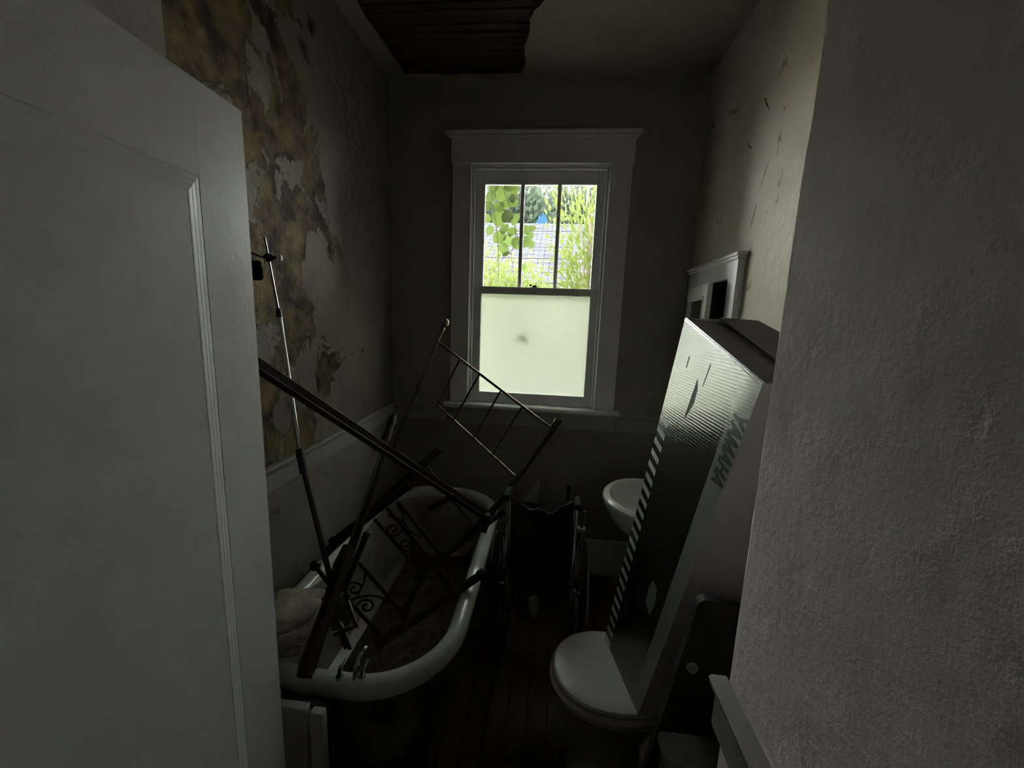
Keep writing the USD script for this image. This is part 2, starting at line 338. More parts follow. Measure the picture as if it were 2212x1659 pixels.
# ceiling with the broken hole, laths above
hole = [(-1.0, 1.0)] + rough_line((-1.0, 1.0), (-.93, 1.86), 14, .01, 1)[1:] + rough_line((-.93, 1.86), (-.90, 2.42), 14, .008, 2)[1:] \
    + rough_line((-.90, 2.42), (-.62, 2.445), 8, .004, 3)[1:] + [(-.57, 2.425)] + rough_line((-.52, 2.44), (-.25, 2.44), 8, .005, 4)[1:] \
    + rough_line((-.25, 2.44), (-.21, 2.26), 8, .012, 6)[1:] + rough_line((-.21, 2.26), (-.17, 2.04), 8, .012, 7)[1:] + rough_line((-.17, 2.04), (-.09, 1.86), 8, .012, 8)[1:] + rough_line((-.09, 1.86), (.05, 1.2), 14, .015, 9)[1:] + [(0, 1.0)]
hp = Polygon(hole).buffer(0)
cl = thing('ceiling', kind='structure')
obj('plaster', plate(sbox(XL - .1, YH - .1, XR + .14, YB + .14).difference(hp), (0, 0, ZC), (1, 0, 0), (0, 1, 0), .022), M['ceiling'], cl, smooth=False)
y = 0.9; k = 0
while y < YB + .1:
    w = float(rng.uniform(.034, .042))
    obj('lath', obar((-1.1, y, ZC + .03 + rng.uniform(-.002, .003)), (.2, y + rng.uniform(-.006, .006), ZC + .03 + rng.uniform(-.002, .003)), .008, w, up=(0, 1, 0), c=.001), M['lath'], cl, smooth=False)
    y += w + float(rng.uniform(.006, .013)); k += 1
obj('attic_floor', bx((XL - .1, YH - .1, ZC + .05), (XR + .14, YB + .5, ZC + .12)), M['black_void'], cl, smooth=False)

# trims: chair rails, baseboards
def rail_profile(o, u, n, L):
    """a rail running along u from o, standing out along n"""
    pts = [(0, ZR0), (.012, ZR0), (.014, ZR0 + .008), (.014, ZR1 - .028), (.02, ZR1 - .022), (.026, ZR1 - .014), (.028, ZR1 - .004), (.024, ZR1), (0, ZR1)]
    return plate(Polygon(pts), o, n, (0, 0, 1), -L if np.cross(n, (0, 0, 1)) @ V(*u) < 0 else L)
struct('trim_1', rail_profile((0, YH, 0), (0, 1, 0), (1, 0, 0), YB - YH).apply_translation((XL, 0, 0)), M['rail'], label='white chair rail along the left wall')
struct('trim_2', rail_profile((XL, YB, 0), (1, 0, 0), (0, -1, 0), -WX0 * 0 + (-.66 - XL)), M['rail'], label='white chair rail left of the window')
struct('trim_3', rail_profile((.43, YB, 0), (1, 0, 0), (0, -1, 0), XR - .43), M['rail'], label='white chair rail right of the window')
struct('trim_4', rail_profile((XN, YH, 0), (0, 1, 0), (-1, 0, 0), YN - YH), M['rail_entry'], label='painted chair rail on the wall by the doorway')
struct('baseboard_back', [cbox((XL, YB - .018, 0), (XR, YB, .23), .003), cbox((XL, YB - .026, .225), (XR, YB, .252), .006)], M['trim'])
struct('baseboard_right', [cbox((XR - .018, YN, 0), (XR, YB - .026, .23), .003), cbox((XR - .026, YN, .225), (XR, YB - .026, .252), .006)], M['trim'])
struct('baseboard_left', [cbox((XL, YH, 0), (XL + .018, YB - .026, .23), .003), cbox((XL, YH, .225), (XL + .026, YB - .026, .252), .006)], M['trim'])

# ------------------------------------------------------------------ the window
wn = thing('window_1', kind='structure')
Y0 = YB
obj('casing', cbox((-.625, Y0 - .022, WZ0), (WX0 - .006, Y0, WZ1 + .012), .003), M['trim'], wn, smooth=False)
obj('casing', cbox((WX1 + .006, Y0 - .022, WZ0), (.402, Y0, WZ1 + .012), .003), M['trim'], wn, smooth=False)
obj('head_casing', cbox((-.632, Y0 - .026, WZ1 + .012), (.409, Y0, 2.672), .003), M['trim'], wn, smooth=False)
obj('crown_cap', [cbox((-.648, Y0 - .04, 2.664), (.425, Y0, 2.682), .006), cbox((-.664, Y0 - .056, 2.680), (.441, Y0, 2.700), .006)], M['trim'], wn)
obj('stool', cbox((-.665, Y0 - .055, WZ0 - .03), (.44, Y0 + .05, WZ0), .008), M['trim'], wn)
obj('apron', cbox((-.63, Y0 - .02, ZR0 - .004), (.41, Y0, WZ0 - .03), .003), M['rail'], wn, smooth=False)
D = .13                                                              # depth of the opening
obj('jamb', bx((WX0 - .012, Y0 - .001, WZ0), (WX0, Y0 + D, WZ1 + .01)), M['trim'], wn, smooth=False)
obj('jamb', bx((WX1, Y0 - .001, WZ0), (WX1 + .012, Y0 + D, WZ1 + .01)), M['trim'], wn, smooth=False)
obj('jamb_head', bx((WX0 - .012, Y0 - .001, WZ1), (WX1 + .012, Y0 + D, WZ1 + .012)), M['trim'], wn, smooth=False)
obj('sill', bx((WX0 - .012, Y0 + .03, WZ0 - .03), (WX1 + .012, Y0 + D + .05, WZ0 - .002)), M['trim'], wn, smooth=False)
ZM = 1.825                                                             # meeting rails
for x0, x1 in ((WX0, WX0 + .012), (WX1 - .012, WX1)):
    obj('stop', cbox((x0, Y0 + .004, WZ0), (x1, Y0 + .02, WZ1), .003), M['trim'], wn, smooth=False)
obj('stop', cbox((WX0, Y0 + .004, WZ1 - .012), (WX1, Y0 + .02, WZ1), .003), M['trim'], wn, smooth=False)
GX0, GX1 = -.444, .219
# lower sash (inner)
def sash(name, y0, y1, z0, z1, gz0, gz1):
    s = obj(name, [cbox((WX0 + .001, y0, z0), (GX0, y1, z1), .004), cbox((GX1, y0, z0), (WX1 - .001, y1, z1), .004)], M['trim'], wn, smooth=False)
    obj('bottom_rail', cbox((GX0 - .004, y0 + .0005, z0), (GX1 + .004, y1 - .0005, gz0), .004), M['trim'], s, smooth=False)
    obj('top_rail', cbox((GX0 - .004, y0 + .0005, gz1), (GX1 + .004, y1 - .0005, z1), .004), M['trim'], s, smooth=False)
    return s
ls = sash('lower_sash', Y0 + .022, Y0 + .056, WZ0 + .001, ZM + .02, 1.187, 1.800)
obj('frosted_pane', bx((GX0 - .003, Y0 + .0385, 1.184), (GX1 + .003, Y0 + .0386, 1.803)), M['frosted'], ls, smooth=False, label='frosted pebbled glass pane')
us = sash('upper_sash', Y0 + .060, Y0 + .094, ZM - .02, WZ1 - .001, 1.845, 2.446)
mx = [GX0 + (GX1 - GX0) * t for t in (0.345, 0.675)]
for x in mx:
    obj('muntin', cbox((x - .011, Y0 + .062, 1.842), (x + .011, Y0 + .092, 2.449), .005), M['trim'], us, smooth=False)
ed = [GX0, mx[0], mx[1], GX1]
for i in range(3):
    obj('clear_pane', bx((ed[i] - .003, Y0 + .0765, 1.843), (ed[i + 1] + .003, Y0 + .0766, 2.448)), M['clear'], us, smooth=False)
lk = at_y(1155, 622, Y0 + .05)
obj('sash_lock', [cbox((lk[0] - .02, Y0 + .03, ZM + .019), (lk[0] + .02, Y0 + .07, ZM + .025), .002), cbox((lk[0] - .012, Y0 + .04, ZM + .024), (lk[0] + .012, Y0 + .062, ZM + .036), .004),
                  tube([(lk[0] - .02, Y0 + .05, ZM + .034), (lk[0] - .034, Y0 + .046, ZM + .037)], .005)], M['iron'], wn, label='dark metal sash lock')

# ------------------------------------------------------------------ the door on the left
dr = thing('door_1', kind='structure')
HY0, HX0 = -.02, -.598
DE = V(-.621, .787)
dd = nrm(V(DE[0] - HX0, DE[1] - HY0)); DL = np.linalg.norm(V(DE[0] - HX0, DE[1] - HY0))
dn = V(dd[1], -dd[0])                                        # towards the room (+x)
U3, N3, Z3 = V(dd[0], dd[1], 0), V(dn[0], dn[1], 0), V(0, 0, 1)
O3 = V(HX0, HY0, 0)
def dpt(s, z, n): return O3 + U3 * s + Z3 * z + N3 * n
def dbox(s0, s1, z0, z1, n0, n1, c=.002):
    m_ = cbox((s0, z0, n0), (s1, z1, n1), c); v = m_.vertices
    return trimesh.Trimesh(O3 + v[:, :1] * U3 + v[:, 1:2] * Z3 + v[:, 2:] * N3, m_.faces[:, ::-1], process=False)
TH = .04
sw, tr = .116, .157
P1 = (.30, 2.03 - tr)
obj('stile', dbox(DL - sw, DL, .012, 2.03, -TH, 0, .0012), M['door'], dr, smooth=False)
obj('stile', dbox(0, sw, .012, 2.03, -TH, 0), M['door'], dr, smooth=False)
obj('top_rail', dbox(sw - .0015, DL - sw + .0015, P1[1], 2.03, -TH + .001, -.0002, .0006), M['door'], dr, smooth=False)
obj('bottom_rail', dbox(sw - .0015, DL - sw + .0015, .012, P1[0], -TH + .001, -.0002, .0006), M['door'], dr, smooth=False)
for (z0, z1) in (P1,):
    obj('panel', dbox(sw + .03, DL - sw - .03, z0 + .03, z1 - .03, -TH + .012, .0085, .0005), M['door'], dr, smooth=False)
    prof = [(0, -.0006), (.0012, .0002), (.011, .0036), (.012, .0034), (.0215, .0062), (.0225, .0060), (.033, .0090), (.035, .0086)]
    loops = [np.array([dpt(sw + a, z0 + a, n), dpt(DL - sw - a, z0 + a, n), dpt(DL - sw - a, z1 - a, n), dpt(sw + a, z1 - a, n)]) for a, n in prof]
    obj('panel_moulding', loft(loops), M['door'], dr, smooth=False)

# ------------------------------------------------------------------ medicine cabinet in the right wall
mc = thing('medicine_cabinet', 'white framed medicine cabinet in the right wall, its small door standing ajar', 'cabinet', (XR, 2.08, 1.2))
fx = XR - .03
CY0, CY1 = 1.776, 2.378
obj('side_casing', cbox((fx, CY0, 1.2), (XR, CBY0 + .004, 1.96), .003), M['cab'], mc, smooth=False)
obj('side_casing', cbox((fx, CBY1 - .004, 1.2), (XR, CY1, 1.96), .003), M['cab'], mc, smooth=False)
obj('head_casing', cbox((fx + .002, CBY0, CBZ1 - .004), (XR, CBY1, 1.96), .003), M['cab'], mc, smooth=False)
obj('sill_casing', cbox((fx + .002, CBY0, 1.2), (XR, CBY1, CBZ0 + .004), .003), M['cab'], mc, smooth=False)
obj('cornice', [cbox((fx - .006, CY0 - .006, 1.93), (XR, CY1 + .006, 1.945), .004), cbox((fx - .012, CY0 - .012, 1.944), (XR, CY1 + .012, 1.96), .004)], M['cab'], mc)
t_ = .012
obj('niche', [bx((XR + .1, CBY0, CBZ0), (XR + .112, CBY1, CBZ1)), bx((XR, CBY0, CBZ0), (XR + .1, CBY0 + .006, CBZ1)), bx((XR, CBY1 - .006, CBZ0), (XR + .1, CBY1, CBZ1)), bx((XR, CBY0, CBZ0), (XR + .1, CBY1, CBZ0 + .006)), bx((XR, CBY0, CBZ1 - .006), (XR + .1, CBY1, CBZ1))], M['cab_in'], mc, smooth=False)
obj('shelf', bx((XR + .002, CBY0 + .006, 1.56), (XR + .1, CBY1 - .006, 1.572)), M['cab_in'], mc, smooth=False)
hy, hx = CBY1 - .01, fx
du = nrm(V(-.115, -1, 0)); dl = .40; dnn = nrm(np.cross(du, V(0, 0, 1)))
if dnn[0] > 0: dnn = -dnn
def cb(s0, s1, z0, z1, n0, n1, c=.002):
    m_ = cbox((s0, z0, n0), (s1, z1, n1), c); v = m_.vertices; o = V(hx, hy, 0)
    return trimesh.Trimesh(o + v[:, :1] * du + v[:, 1:2] * Z3 + v[:, 2:] * dnn, m_.faces, process=False)
cd = obj('cabinet_door', [cb(0, .06, 1.285, 1.845, 0, .022), cb(dl - .06, dl, 1.285, 1.845, 0, .022), cb(.055, dl - .055, 1.285, 1.35, 0.0005, .0215), cb(.055, dl - .055, 1.78, 1.845, 0.0005, .0215),
                          cb(.05, .066, 1.34, 1.79, .004, .026), cb(dl - .066, dl - .05, 1.34, 1.79, .004, .026), cb(.06, dl - .06, 1.774, 1.79, .004, .026)], M['cab'], mc, smooth=False)
obj('mirror_glass', cb(.058, dl - .058, 1.345, 1.785, .008, .012), M['mirror'], cd, smooth=False, label='dim spotted mirror glass')

# ------------------------------------------------------------------ bathtub
TX0, TX1, TY0, TY1, TZ = -.975, -.245, .945, 2.375, .578
def rr(off, z, r0=.30, n=16, taper=0.0):
    x0, x1, y0, y1 = TX0 + off, TX1 - off, TY0 + off, TY1 - off
    r = max(min(r0 - off, (x1 - x0) / 2 - .001), .02)
    pts = []
    for cx_, cy_, a0 in ((x1 - r, y0 + r, -90), (x1 - r, y1 - r, 0), (x0 + r, y1 - r, 90), (x0 + r, y0 + r, 180)):
        for k in range(n):
            a = math.radians(a0 + 90 * k / (n - 1)); pts.append((cx_ + r * math.cos(a), cy_ + r * math.sin(a), z))
    return np.array(pts)
tb = thing('bathtub', 'old white roll-rim bathtub along the left wall, filled with iron bed parts', 'bathtub', ((TX0 + TX1) / 2, (TY0 + TY1) / 2, 0))
rimr = .034
roll = [rr(rimr - rimr * math.cos(a), TZ - rimr + rimr * math.sin(a)) for a in np.radians(np.linspace(-70, 215, 15))]
obj('rim', loft(roll), M['enamel'], tb)
outer = [rr(o, z) for o, z in ((.02, TZ - rimr - .018), (.05, .5), (.06, .36), (.085, .2), (.14, .125), (.22, .10))]
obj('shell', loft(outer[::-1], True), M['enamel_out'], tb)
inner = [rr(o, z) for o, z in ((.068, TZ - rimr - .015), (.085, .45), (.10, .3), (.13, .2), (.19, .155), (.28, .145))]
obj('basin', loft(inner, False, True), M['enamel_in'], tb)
for fx_, fy_ in ((TX0 + .16, TY0 + .22), (TX1 - .16, TY0 + .22), (TX0 + .16, TY1 - .22), (TX1 - .16, TY1 - .22)):
    obj('claw_foot', [lathe([(0, .0), (.035, 0), (.04, .02), (.028, .045), (.022, .07), (.034, .1), (.045, .13), (0, .13)], (fx_, fy_, 0), sides=14)], M['iron'], tb)
# taps at the near end
def tap(px, py, h, lean):
    p = at_z(px, py, TZ + h * .6)
    b = V(p[0], TY0 + .075, TZ - .035)
    return b
for px in (733, 781):
    b = at_z(px, 1448, .6); b = V(b[0], b[1], .55)
    obj('tap', [tube([b, b + V(0, 0, .03)], .012), tube([b + V(0, 0, .028), b + V(.002, .004, .06)], [.009, .007]), tube([b + V(0, 0, .05), b + V(.008, .022, .064)], [.007, .005]), ball(b + V(.008, .022, .064), .006, 1)], M['chrome'], tb, label='small chrome bath tap')
b = at_z(763, 1446, .61); b = V(b[0], b[1], .55)
obj('spout', tube([b, b + V(.004, .005, .05), b + V(.01, .012, .085), b + V(.014, .03, .098), b + V(.016, .05, .09)], [.0075, .0075, .007, .0065, .006]), M['chrome'], tb, label='chrome bath spout')
ov = at_y(928, 1085, 2.25); 
obj('drain_chain_ring', tube([ov, ov + V(.004, .0, -.05), ov + V(.0, .002, -.11)], .004), M['chrome'], tb, label='thin chrome strip on the far inside of the tub')
# dirt and plaster crumbs in the tub
gx, gy = np.meshgrid(np.linspace(TX0 + .17, TX1 - .17, 26), np.linspace(TY0 + .16, TY1 - .16, 52), indexing='ij')
gp = np.stack([gx, gy, np.zeros_like(gx)], -1)
gz = .15 + .06 * meshkit.fbm(gp * 6, 4, 2) + .03 * meshkit.fbm(gp * 22, 3, 4)
edge_ = np.minimum.reduce([gx - gx.min(), gx.max() - gx, gy - gy.min(), gy.max() - gy]); gz -= .06 * np.clip(1 - edge_ / .06, 0, 1)
dd_ = np.minimum.reduce([gx - TX0, TX1 - gx, gy - TY0, TY1 - gy]); cxx = np.maximum(np.abs(gx - (TX0 + TX1) / 2) - ((TX1 - TX0) / 2 - .30), 0); cyy = np.maximum(np.abs(gy - (TY0 + TY1) / 2) - ((TY1 - TY0) / 2 - .30), 0)
dd_ = np.where((cxx > 0) & (cyy > 0), np.minimum(dd_, .30 - np.hypot(cxx, cyy)), dd_)
gz = np.maximum(gz, np.interp(dd_, [.085, .10, .13, .19, .28], [.45, .3, .2, .155, .147]) + .006)
gv = np.stack([gx, gy, gz], -1).reshape(-1, 3); nf = []
for i in range(25):
    for j in range(51):
        p = i * 52 + j; nf += [(p, p + 52, p + 53), (p, p + 53, p + 1)]
obj('debris', trimesh.Trimesh(gv, nf, process=False), M['dirt'], None, True, label='brown crumbled plaster and dirt covering the bathtub bottom', cat='debris', kind='stuff')

# pale rag bundle on the near left corner of the tub
def lump(c, s, seed, amp=.35, sub=4):
    m_ = trimesh.creation.icosphere(sub, 1.0); v = m_.vertices
    k = 1 + amp * (meshkit.fbm(v * 1.6 + seed, 4, seed) - .5) * 2
    m_.vertices = v * k[:, None] * V(*s) + V(*c); return m_
def rest(m_, z0):
    v = m_.vertices.copy(); v[:, 2] = np.maximum(v[:, 2], z0); m_.vertices = v; return m_
rb = V(-.845, 1.12, .60)
obj('crumpled_cloth', [rest(lump(rb + V(0, 0, .03), (.115, .12, .055), 3), .5795), rest(lump(rb + V(.05, -.06, .015), (.08, .07, .045), 7), .5795), rest(lump(rb + V(.045, .065, .035), (.06, .06, .04), 11), .5795)], M['rag'], None, True,
    label='pale crumpled cloth heaped on the near left corner of the bathtub', cat='cloth')
# boxed pipe panel in front of the tub end
pp = thing('pipe_panel', 'pale boarded pipe casing standing at the near end of the bathtub', 'panel', (-.8, .89, 0))
xa, xb, xc = at_y(661, 1560, .86)[0], at_y(668, 1560, .86)[0], at_y(697, 1560, .86)[0]
obj('board', cbox((XL + .03, .86, 0), (xa, .885, .585), .003), M['panel'], pp, smooth=False)
obj('board', cbox((xb, .858, 0), (xc, .883, .578), .003), M['panel'], pp, smooth=False)
obj('backing', bx((XL + .03, .886, 0), (xc - .002, .905, .57)), M['black_void'], pp, smooth=False)

# ------------------------------------------------------------------ iron bed parts in the tub
# brass headboard: plane through the right post's foot on the tub rim
def cam_dir(v): return RIGHT * v[0] - UP * v[1] + FWD * v[2]
hbD, hbR = nrm(cam_dir(V(-672, 1183, 856))), nrm(cam_dir(V(1129, 849, -856)))
hbn = nrm(np.cross(hbD, hbR)); hbo = at_z(1046, 1134, .60)
hb_pt = lambda px, py: at_plane(px, py, hbo, hbn)
HBY = hb_pt(950, 735)
hb = thing('brass_headboard', 'slim brass bed headboard of rails and spindles leaning in front of the window', 'bed frame', hbo)
ka, kb = hb_pt(957, 708), hb_pt(812, 1052)
obj('post', tube([ka, kb], .0085), M['brass'], hb)
ax = nrm(ka - kb)
obj('finial', [lathe([(0, -.012), (.011, -.01), (.012, 0), (.008, .006), (.012, .012), (.019, .022), (.021, .032), (.018, .044), (.009, .052), (0, .054)], ka, ax, 16)], M['brass'], hb, label='round brass knob on the post')
b0, b1, b2 = hb_pt(1204, 905), hb_pt(1093, 1064), hb_pt(1046, 1134)
obj('post', tube([b0, b1, b2], .0075), M['brass'], hb)
off = hb_pt(1212, 909) - hb_pt(1204, 905)
obj('post', tube([b0 + off, b1 + off * .6, b2 + off * .3], .006), M['chrome_dull'], hb)
obj('rail', tube([hb_pt(944, 737), hb_pt(1189, 924)], .0062), M['brass'], hb)
obj('rail', tube([hb_pt(896, 830), hb_pt(1112, 1028)], .0056), M['brass'], hb)
for a, b in (((994, 775), (945, 875)), ((1036, 808), (980, 907)), ((1082, 844), (1023, 945)), ((1128, 879), (1063, 983))):
    p, q = hb_pt(*a), hb_pt(*b)
    obj('spindle', tube([p, q], .0046), M['chrome_dull'], hb)
    obj('collar', ball(q, .0085, 1), M['chrome_dull'], hb)

# side rails
def angle_iron(p0, p1, w, t, up):
    a, b, d = frame(V(*p1) - V(*p0), up)
    return [obar(p0, p1, w, t, up), obar(V(*p0) + b * w * .5 + a * (w / 2 - t / 2), V(*p1) + b * w * .5 + a * (w / 2 - t / 2), t, w, up)]
r0, r1 = at_y(565, 806, .90), at_y(1052, 1122, 1.56)
r00 = r0 + (r0 - r1) * .22
sr_ = thing('bed_side_rail', 'long black angle-iron bed rail slanting from the door down across the tub', 'bed rail', r1)
obj('rail_bar', angle_iron(r00, r1, .036, .005, (0, .5, 1)), M['iron'], sr_, smooth=False)
obj('cast_end', [ball(r1, .024, 2, (1, 1.3, 1.1)), tube([r1, r1 + V(-.01, -.02, -.05)], [.018, .012])], M['iron'], sr_)
j1 = at_y(975, 1072, 1.40)
obj('peg', [tube([at_y(980, 1070, 1.42), at_y(934, 1095, 1.36)], [.010, .012]), ball(at_y(932, 1096, 1.36), .013, 2)], M['iron'], sr_)

p0, p1 = at_y(852, 896, 1.72), at_z(657, 1462, .615)
r2 = thing('bed_side_rail', 'grey-black bed rail with a lumpy cast joint, its thick end over the near tub end', 'bed rail', p1)
pm = p0 + (p1 - p0) * .12; pn = p0 + (p1 - p0) * .62
dz = p1 - p0
obj('rail_bar', angle_iron(p0 + dz * .1, p0 + dz * .66, .024, .006, (1, .5, .3)), M['iron_grey'], r2, smooth=False)
cj = [p0 + dz * t for t in (0, .04, .07, .1, .13, .17)]
obj('cast_joint', [tube(cj, [.011, .021, .017, .016, .022, .015], 10)], M['iron'], r2)
ce = [p0 + dz * t for t in (.62, .68, .74, .82, .92, .97, 1.0)]
obj('cast_foot', tube(ce, [.022, .03, .026, .023, .024, .027, .022], 10), M['iron'], r2)

# scrolled bed ends
def spiral(c, e0, e1, r, turns, start, n=26):
    return [c + (e0 * math.cos(start + turns * 2 * math.pi * t) + e1 * math.sin(start + turns * 2 * math.pi * t)) * r * (1 - .82 * t) for t in np.linspace(0, 1, n)]
zA, zB, zC_ = at_y(1090, 1105, 1.80), at_y(900, 1245, 1.50), at_y(882, 1047, 1.62)
zn = nrm(np.cross(zB - zA, zC_ - zA)); Z_ = lambda px, py: at_plane(px, py, zA, zn)
be = thing('iron_bed_end', 'black iron bed end with two small curled scrolls, deeper in the tub', 'bed frame', zB)
def capped(a, b, r, m1='iron'):
    d = nrm(b - a); return [tube([a, b], r, 14), tube([b - d * .02, b + d * .004], r * 1.22, 14), tube([a - d * .004, a + d * .02], r * 1.2, 14)]
obj('post', capped(Z_(716, 1176), Z_(884, 1046), .020), M['iron'], be)
obj('post', capped(Z_(897, 1248), Z_(1086, 1106), .013), M['iron'], be)
_c, _d = Z_(884, 1046), nrm(Z_(884, 1046) - Z_(716, 1176))
obj('tube_cap', lathe([(.025, -.012), (.0255, .005), (.02, .008), (.018, .004), (0, .004)], _c, _d, 16), M['chrome_dull'], be, label='dull grey cap on the tube end')
for a, b in (((809, 1122), (912, 1238)), ((836, 1098), (938, 1220)), ((858, 1084), (957, 1202))):
    obj('bar', tube([Z_(*a), Z_(*b)], .0074, 8), M['iron'], be)
e0, e1 = nrm(Z_(860, 1090) - Z_(809, 1122)), nrm(Z_(912, 1238) - Z_(809, 1122))
for c, st in (((850, 1144), 0.4), ((878, 1176), 0.4)):
    cc = Z_(*c); r_ = np.linalg.norm(Z_(c[0] + 17, c[1]) - cc)
    obj('scroll', tube(spiral(cc, e0, e1, r_, 1.45, st), .0044, 6), M['iron'], be)
q = [Z_(*p) for p in ((858, 1092), (870, 1108), (873, 1128), (884, 1148), (904, 1158), (911, 1159))]
obj('scroll', tube(q, .0044, 6), M['iron'], be)
q = [Z_(*p) for p in ((836, 1110), (846, 1118), (862, 1120), (872, 1130))]
obj('scroll', tube(q, .003, 6), M['iron'], be)

vA, vB, vC = at_z(1041, 1240, .625), at_y(815, 1392, 1.2), at_y(768, 1206, 1.36)
vn = nrm(np.cross(vB - vA, vC - vA)); V_ = lambda px, py: at_plane(px, py, vA, vn)
bf = thing('iron_bed_end', 'black iron bed end with curled scrolls, nearest the taps and crossing the right rim', 'bed frame', vB)
obj('post', capped(V_(815, 1392), V_(1043, 1239), .0165), M['iron'], bf)
for a, b in (((742, 1178), (890, 1346)), ((742, 1286), (832, 1384)), ((930, 1214), (984, 1278))):
    obj('bar', tube([V_(*a), V_(*b)], .0068, 8), M['iron'], bf)
e0, e1 = nrm(V_(980, 1270) - V_(860, 1350)), nrm(V_(832, 1384) - V_(750, 1290))
for c, st, rr_ in (((766, 1272), 2.6, 20), ((791, 1310), 2.6, 20)):
    cc = V_(*c); r_ = np.linalg.norm(V_(c[0] + rr_, c[1]) - cc)
    obj('scroll', tube(spiral(cc, e0, e1, r_, 1.5, st), .004, 6), M['iron'], bf)
for pl in (((782, 1218), (788, 1236), (788, 1254), (780, 1270), (772, 1286)), ((756, 1296), (774, 1290), (800, 1286), (822, 1290), (838, 1300))):
    obj('scroll', tube([V_(*p) for p in pl], .0038, 6), M['iron'], bf)
obj('post', capped(V_(742, 1276), V_(792, 1154), .012), M['iron'], bf)
obj('cross_tube', tube([V_(868, 1340), V_(902, 1262), V_(935, 1216)], [.013, .011, .009], 10), M['iron'], bf)

t0, t1 = at_y(706, 1192, 1.50), at_y(953, 966, 1.80)
bt = thing('iron_bed_end', 'plain black iron bed end with an open tube end pointing at the window', 'bed frame', t0)
obj('post', tube([t0, t1], .0195, 14), M['iron'], bt)
dt = nrm(t1 - t0)
obj('tube_cap', lathe([(.0205, -.02), (.021, .002), (.017, .004), (0, .004)], t1, dt, 14), M['chrome_dull'], bt, label='grey cap on the tube end')
obj('bar', tube([at_y(918, 1000, 1.755), at_y(946, 1042, 1.70), at_y(1024, 1134, 1.60)], .006, 8), M['iron'], bt)
obj('post', tube([at_y(1094, 1066, 1.72), at_y(1040, 1126, 1.62), at_y(1000, 1166, 1.6)], .011, 10), M['iron'], bt)
obj('knob', ball(t0, .021, 2), M['iron'], bt)

# ------------------------------------------------------------------ telescopic stand leaning in the tub's near corner
s_top, s_mid, s_cl, s_bot = at_y(572, 513, 1.31), at_y(603, 676, 1.30), at_y(649, 985, 1.25), at_y(726, 1300, 1.16)
st_ = thing('microphone_stand', 'thin chrome telescopic stand leaning against the peeling left wall', 'stand', s_bot)
obj('upper_rod', tube([s_top, s_mid], .0034, 10), M['chrome_dull'], st_)
obj('middle_tube', tube([s_mid, s_cl], .0075, 12), M['chrome'], st_)
obj('lower_tube', tube([s_cl, s_bot], .0095, 12), M['iron_grey'], st_)
obj('clutch', [tube([s_mid + (s_top - s_mid) * .06, s_mid - (s_mid - s_cl) * .03], [.008, .0105], 12)], M['black_plastic'], st_)
obj('clutch', [tube([s_cl + (s_mid - s_cl) * .05, s_cl - (s_cl - s_bot) * .12], [.013, .015], 12), ball(s_cl, .015, 1)], M['black_plastic'], st_)
ck = at_y(580, 557, 1.31)
obj('clamp', [ball(ck, .014, 2, (1.3, 1, 1)), tube([ck, at_y(600, 557, 1.30)], .006)], M['black_plastic'], st_)
obj('clamp_knob', [ball(at_y(606, 557, 1.30), .0085, 2, (.7, 1, 1.3))], M['white_plastic'], st_, label='small white clamp knob')
obj('boom_arm', tube([at_y(576, 560, 1.31), at_y(536, 543, 1.18)], .0045, 10), M['chrome'], st_)
c0 = at_y(562, 588, 1.24)
obj('clip', [cbox(c0 + V(-.035, -.010, -.026), c0 + V(.010, .010, .022), .008), cbox(c0 + V(-.03, -.008, .018), c0 + V(.006, .008, .036), .006)], M['rubber'], st_)
hub = s_bot
obj('hub', [lathe([(0, .03), (.02, .03), (.026, .0), (.04, -.03), (.034, -.08), (0, -.085)], hub, nrm(s_cl - s_bot), 14)], M['black_plastic'], st_)
kn = at_y(681, 1222, 1.18)
obj('hub_knob', [ball(kn, .018, 2), tube([kn, at_y(712, 1262, 1.17)], .008)], M['black_plastic'], st_)
for a, b, c in (((700, 1290), (745, 1370), (757, 1402)), ((735, 1310), (738, 1372), (748, 1400)), ((752, 1300), (770, 1352), (722, 1372))):
    obj('leg', tube([at_y(*a, 1.16), at_y(*b, 1.10), at_y(*c, 1.07)], [.010, .009, .007], 8), M['black_plastic'], st_)

# ------------------------------------------------------------------ wheelchair, folded half way, its back to us
wc = thing('wheelchair', 'black folded wheelchair seen from behind, standing between bathtub and toilet', 'wheelchair', (-.01, 1.9, 0))
HWX = (-.150, .147)                                          # back posts
yb_ = 1.66
# back upholstery: sagging sheet
nu, nv = 15, 10; sh = []
for k in range(nv):
    row = []
    for i in range(nu):
        u_ = i / (nu - 1); v_ = k / (nv - 1)
        x = HWX[0] + (HWX[1] - HWX[0]) * u_ - .02 * (1 - v_) * (u_ - .5) * 0
        sag = (1 - (2 * u_ - 1) ** 2)
        z = .40 + v_ * (.475 - .085 * sag + .012 * math.sin(u_ * 17) * sag * v_)
        row.append((x, yb_ + .035 * sag + .004 * math.sin(u_ * 9 + v_ * 6), z))
    sh.append(row)
sh = np.array(sh); ff = []
front = sh.reshape(-1, 3); back = front + V(0, .012, 0)
for k in range(nv - 1):
    for i in range(nu - 1):
        p = k * nu + i; ff += [(p, p + 1, p + nu + 1), (p, p + nu + 1, p + nu)]
        o = nu * nv; ff += [(o + p, o + p + nu + 1, o + p + 1), (o + p, o + p + nu, o + p + nu + 1)]
bd = [k for k in range(nu)] + [k * nu + nu - 1 for k in range(1, nv)] + [(nv - 1) * nu + i for i in range(nu - 2, -1, -1)] + [k * nu for k in range(nv - 2, 0, -1)]
for a, b in zip(bd, bd[1:] + bd[:1]): ff += [(b, a, a + nu * nv), (b, a + nu * nv, b + nu * nv)]
